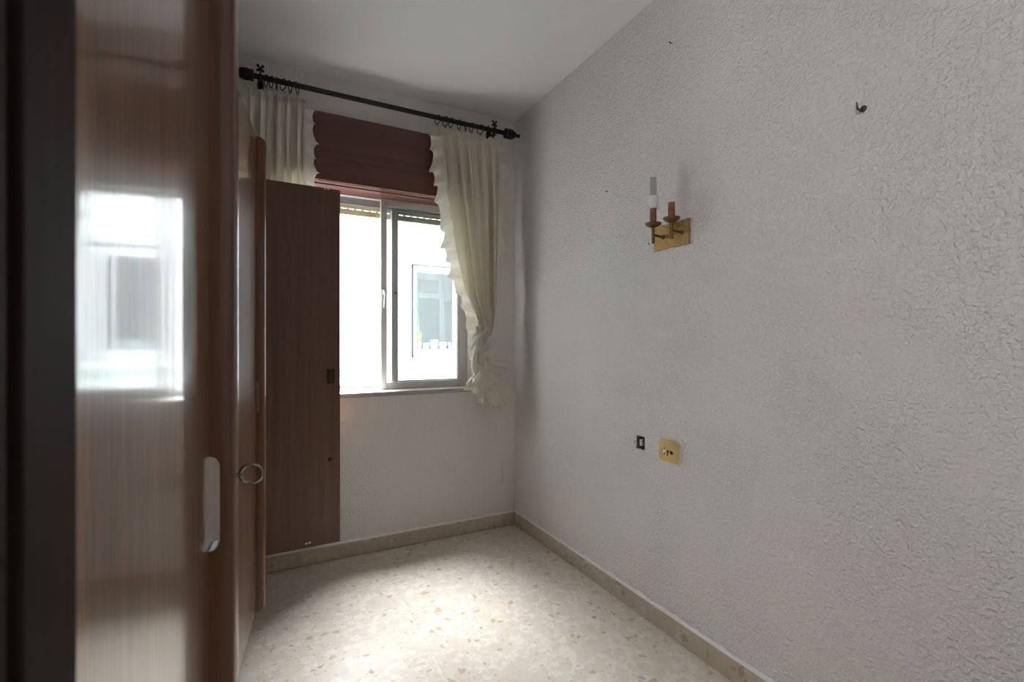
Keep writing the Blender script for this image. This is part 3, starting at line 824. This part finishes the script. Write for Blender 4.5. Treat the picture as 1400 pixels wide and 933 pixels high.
lobed(wpts([(664, 440), (656, 455), (651, 472), (655, 490), (664, 506)], yk), [(0, 0.030), (0.3, 0.040), (0.6, 0.043), (0.85, 0.036), (1, 0.026)], 3, 0.75, seed=3).build('twisted_tail', 'cloth', ck, smooth='all')
lobed(wpts([(660, 452), (651, 468), (648, 486), (651, 505), (660, 512)], yk-0.020), [(0, 0.010), (0.4, 0.022), (0.7, 0.024), (1, 0.012)], 2, 0.6, seed=9).build('twisted_tail', 'ruffle', ck, smooth='all')
lobed(wpts([(671, 425), (669, 445), (664, 465), (662, 485), (665, 500)], yk+0.004), [(0, 0.016), (0.3, 0.026), (0.7, 0.030), (1, 0.022)], 3, 0.5, seed=11).build('twisted_tail', 'cloth', ck, smooth='all')
# knot wrapped round the tail
lobed(wpts([(650, 497), (656, 503), (664, 507), (674, 507), (683, 512)], yk-0.030), [(0, 0.008), (0.3, 0.020), (0.6, 0.024), (1, 0.012)], 2, 0.9, seed=5).build('knot', 'cloth', ck, smooth='all')
lobed(wpts([(668, 470), (666, 480), (660, 489), (652, 494)], yk-0.026), [(0, 0.006), (0.4, 0.018), (0.8, 0.018), (1, 0.006)], 2, 0.8, seed=6).build('knot', 'cloth', ck, smooth='all')
# splayed skirt of the tied end: a gathered frill hanging from the knot
def skirt(top, cont, yc, bulge, waves, amp, seed, name, mat, rows=26, cols=170, curl=0.030):
    rnd = random.Random(seed); p = [rnd.uniform(0, 6) for _ in range(4)]
    out = []
    nC = len(cont)-1
    for i in range(rows+1):
        s = i/rows; row = []
        for j in range(cols+1):
            v = 2*math.pi*j/cols
            h = 0.5 - 0.5*math.cos(v)              # front half runs left -> right, back half returns
            front = 1 if v <= math.pi else -1
            f = h*nC; q = min(int(f), nC-1)
            cx = cont[q][0] + (cont[q+1][0]-cont[q][0])*(f-q); cy = cont[q][1] + (cont[q+1][1]-cont[q][1])*(f-q)
            B = on_y(cx, cy, yc); A0 = on_y(top[0] + (h-0.5)*top[2], top[1], yc)
            c = A0.lerp(B, s**0.85)
            dep = bulge*math.sin(v)*(0.25+0.75*s)
            w_ = waves*v + 0.7*math.sin(3*v+p[0]) + 0.5*math.sin(2*s+p[1])
            fold = math.sin(w_) + 0.4*math.sin(2.2*w_+p[2])
            rad = amp*(0.15+0.85*s**1.3)*fold
            if s > 0.8: rad += curl*(s-0.8)/0.2*math.sin(w_*2.0+p[3])*0.6
            dirx = (h-0.5)*2
            c = c + Vector((rad*dirx*0.7, -dep - rad*front*0.9, -abs(rad)*0.25))
            if s > 0.85: c.z += 0.004*math.sin(w_*2.5)
            row.append(c)
        out.append(row)
    return MB().grid(out).build(name, mat, ck, smooth='all', clean=False)
skirt((664, 501, 16), [(638.5, 522), (643, 531), (648, 538), (655, 547), (664, 551), (674, 554), (685, 553), (696, 547), (706, 538)], yk, 0.055, 8, 0.019, 5, 'tied_end', 'cloth')
skirt((668, 516, 20), [(651, 541), (657, 549), (664, 553), (674, 557), (684, 557), (692, 552), (699, 546)], yk-0.004, 0.040, 11, 0.014, 9, 'tied_end', 'ruffle')
skirt((667, 500, 10), [(646, 519), (650, 526), (656, 533), (664, 536), (671, 534), (676, 527)], yk-0.036, 0.024, 5, 0.013, 3, 'tied_end', 'ruffle')
# frill standing out to the right of the knot
ruffle(ck, wpts([(668, 484), (671, 490), (673, 497), (674, 505), (675, 513)], yk), wpts([(690, 485), (697, 490), (696, 500), (694, 510), (686, 519)], yk+0.006), 4, 0.012, 0.0, name='frill', seed=21)

# ------------------------------------------------------------------ wall sconce
SP0, SP1 = on_x(896, 330, 0), on_x(944, 315, 0)
sY0, sY1, sz0, sz1 = SP1.y, SP0.y, 1.489, 1.583
sco = tag(empty('wall_sconce', (0, (sY0+sY1)/2, (sz0+sz1)/2)), 'hammered brass wall sconce with two candle arms, one bulb missing', 'wall lamp')
mb = MB()
# thin plate with ragged hammered edges
rnd = random.Random(4); edge = []
for (a, b, n) in (((sY0, sz0), (sY1, sz0), 14), ((sY1, sz0), (sY1, sz1), 8), ((sY1, sz1), (sY0, sz1), 14), ((sY0, sz1), (sY0, sz0), 8)):
    for i in range(n):
        t = i/n
        edge.append((a[0]+(b[0]-a[0])*t + rnd.uniform(-.0016, .0016), a[1]+(b[1]-a[1])*t + rnd.uniform(-.0018, .0018)))
mb.ring_loft([[(-0.0005, y, z) for y, z in edge], [(-0.0065, y, z) for y, z in edge], [(-0.0085, y*0.99+(sY0+sY1)/2*0.01, z*0.99+(sz0+sz1)/2*0.01) for y, z in edge]])
mb.build('back_plate', 'brass', sco)
def candle(px_wall, px_tip, bulb):
    Yc = on_x(px_wall, 320, 0).y
    dx, dy = ray(px_tip); X = CAM.x + dx*(Yc-CAM.y)/dy
    zA = 1.536
    MB().tube([(-0.006, Yc, zA), (X, Yc, zA+0.003)], 0.0048, 10).lathe((-0.009, Yc, zA), [(0.010, 0.0), (0.008, -0.004), (0.005, -0.005)], 'x', 12).build('arm', 'brass_d', sco, smooth=True)
    MB().tube([(X, Yc, 1.506), (X, Yc, 1.574)], 0.0058, 12).build('stem', 'brass_d', sco, smooth=True)
    MB().lathe((X, Yc, 0), [(0.004, 1.566), (0.014, 1.569), (0.026, 1.576), (0.0315, 1.583), (0.0305, 1.5845), (0.024, 1.579), (0.012, 1.576), (0.004, 1.576)], 'z', 24).build('drip_dish', 'brass_d', sco, smooth=True)
    MB().lathe((X, Yc, 0), [(0.011, 1.577), (0.0122, 1.579), (0.0124, 1.60), (0.0118, 1.640), (0.0095, 1.641), (0.009, 1.632), (0.001, 1.632)], 'z', 18).build('candle_sleeve', 'sleeve', sco, smooth=True)
    if bulb:
        b = tag(empty('light_bulb', (X, Yc, 1.634)), 'white compact fluorescent bulb in the sconce arm nearer the window', 'bulb')
        MB().lathe((X, Yc, 0), [(0.008, 1.634), (0.0095, 1.644), (0.015, 1.652), (0.0185, 1.664), (0.0195, 1.680), (0.0195, 1.686), (0.017, 1.689), (0.001, 1.689)], 'z', 22).build('ballast', 'plastic_w', b, smooth=True)
        for i in range(3):
            a = 2*math.pi*i/3 + 0.3
            p0 = Vector((X+0.0088*math.cos(a-0.62), Yc+0.0088*math.sin(a-0.62), 0)); p1 = Vector((X+0.0088*math.cos(a+0.62), Yc+0.0088*math.sin(a+0.62), 0))
            m_ = (p0+p1)/2
            MB().tube([p0+Vector((0, 0, 1.6885)), p0+Vector((0, 0, 1.748)), p0.lerp(m_, .3)+Vector((0, 0, 1.755)), m_+Vector((0, 0, 1.758)), p1.lerp(m_, .3)+Vector((0, 0, 1.755)), p1+Vector((0, 0, 1.748)), p1+Vector((0, 0, 1.6885))], 0.0042, 10).build('tube', 'tube', b, smooth=True)
candle(909, 893, True)
candle(934, 918, False)

# ------------------------------------------------------------------ socket plate and open wall box
pc = on_x(915.5, 617, 0)
so = tag(empty('wall_socket', (0, pc.y, pc.z)), 'cream plastic socket plate with rounded corners on the stucco wall', 'socket')
hw, hh = 0.046, 0.040
def rrect(hw, hh, r, bulge=0.003, n=6):
    o = []
    for (cx, cy, a0) in ((hw-r, hh-r, 0), (-hw+r, hh-r, 90), (-hw+r, -hh+r, 180), (hw-r, -hh+r, 270)):
        for i in range(n+1):
            a = R(a0 + 90*i/n); o.append((cx+r*math.cos(a), cy+r*math.sin(a)))
    return [(x*(1+bulge/hw*(1-abs(y)/hh)), y*(1+bulge/hh*(1-abs(x)/hw))) for x, y in o]
mb = MB()
mb.ring_loft([[(-d, pc.y+y*k_, pc.z+z*k_) for y, z in rrect(hw, hh, 0.014)] for d, k_ in ((0.0005, 1.0), (0.008, 1.0), (0.0115, 0.96), (0.0125, 0.90))])
plate = mb.build('plate', 'cream_pl', so, smooth=True)
def disc(name, mat, y, z, r, d0, d1, par=so): return MB().lathe((-d0, pc.y+y, pc.z+z), [(r, 0.0), (r, -(d1-d0)), (r*0.2, -(d1-d0))], 'x', 14).build(name, mat, par, smooth=True)
for (y, z) in ((0.026, 0.001), (0.015, 0.009), (0.015, -0.011)): disc('socket_hole', 'dark', y, z, 0.0032, 0.0122, 0.0128)
disc('socket_face', 'plastic_w', 0.018, -0.001, 0.0075, 0.0122, 0.0127)
disc('screw', 'steel', -0.004, 0.000, 0.0055, 0.0122, 0.0136)
MB().box(-0.0130, -0.0122, pc.y-0.004, pc.y+0.002, pc.z-0.018, pc.z-0.006).build('screw_slot', 'hook', so)
MB().box(-0.0131, -0.0122, pc.y-0.027, pc.y-0.014, pc.z-0.008, pc.z+0.005, 0.0003, 1).build('switch_gap', 'dark', so)
MB().box(-0.0131, -0.0122, pc.y-0.030, pc.y-0.022, pc.z-0.006, pc.z-0.001, 0.0003, 1).build('switch_gap', 'dark', so)
# open box in the wall with a terminal block
bx = tag(empty('junction_box', (0.02, (HOLE[0]+HOLE[1])/2, HOLE[2])), 'open hole in the wall beside the cream socket plate, with bare fittings', 'junction box')
y0, y1, z0, z1 = HOLE
m2 = MB()
m2.box(0.040, 0.044, y0, y1, z0, z1).box(0.004, 0.040, y0, y0+0.003, z0, z1).box(0.004, 0.040, y1-0.003, y1, z0, z1).box(0.004, 0.040, y0+0.003, y1-0.003, z0, z0+0.003).box(0.004, 0.040, y0+0.003, y1-0.003, z1-0.003, z1)
m2.build('box_lining', 'plaster_raw', bx)
yc_, zc_ = (y0+y1)/2, (z0+z1)/2
tb = MB().box(0.006, 0.020, yc_+0.001, yc_+0.013, zc_-0.015, zc_+0.011, 0.002, 1).build('terminal_block', 'plastic_w', bx)
MB().box(0.004, 0.0062, yc_+0.005, yc_+0.008, zc_+0.003, zc_+0.006).box(0.004, 0.0062, yc_+0.007, yc_+0.010, zc_-0.010, zc_-0.007).build('terminal_screw', 'dark', tb, origin=root_loc(bx))
MB().tube([(0.030, yc_-0.014, z1-0.004), (0.012, yc_-0.010, zc_+0.016), (0.014, yc_-0.004, zc_+0.004)], 0.0025, 8).tube([(0.030, yc_+0.012, z0+0.004), (0.010, yc_+0.012, zc_), (0.014, yc_, zc_+0.006)], 0.0022, 8).build('wire', 'dark', bx, smooth=True)
MB().tube([(0.012, y1-0.004, zc_+0.004), (0.000, y1+0.001, zc_+0.002), (-0.003, y1+0.008, zc_-0.003), (-0.001, y1+0.010, zc_-0.008)], 0.0012, 6).build('wire', 'hook', bx, smooth=True)

# ------------------------------------------------------------------ hook and nails in the right wall
hp = on_x(1181, 149, 0)
hk = tag(empty('wall_hook', (0, hp.y, hp.z)), 'rusty hook screwed high in the bare stucco wall', 'hook')
MB().tube([(0.0, hp.y, hp.z), (-0.012, hp.y, hp.z-0.002), (-0.020, hp.y, hp.z-0.008), (-0.026, hp.y+0.002, hp.z-0.004), (-0.028, hp.y+0.003, hp.z+0.012)], [0.003, 0.003, 0.0028, 0.0025, 0.0018], 8).build('bent_wire', 'hook', hk, smooth=True)
MB().lathe((-0.0005, hp.y, hp.z), [(0.008, 0.0), (0.0085, -0.003), (0.004, -0.005)], 'x', 12).build('rosette', 'hook', hk, smooth=True)
for i, (px_, py_, ln, lab) in enumerate(((919, 59, 0.014, 'bent nail left in the stucco wall just below the ceiling'), (831, 262, 0.010, 'small nail in the stucco wall between curtain and sconce'), (888, 333.5, 0.004, 'nail stub in the wall beside the lower corner of the sconce'))):
    p = on_x(px_, py_, 0)
    o = MB().tube([(0.0, p.y, p.z), (-ln*0.7, p.y+0.001, p.z-0.002), (-ln, p.y+0.002, p.z+0.004)], 0.0018, 8).build('nail', 'iron', origin=p, smooth=True)
    tag(o, lab, 'nail', 'nails in the right wall')
# crack in the plaster of the window wall
c0 = on_y(686.5, 628, -0.0004); c1 = on_y(687, 661, -0.0004)
crk = [(c0.lerp(c1, i/14) + Vector((0.0015*math.sin(i*2.3), 0, 0))) for i in range(15)]
o = MB().tube(crk, [0.0004 + 0.0007*i/14 for i in range(15)], 5).build('crack', 'plaster_raw', wall_back, world=False)
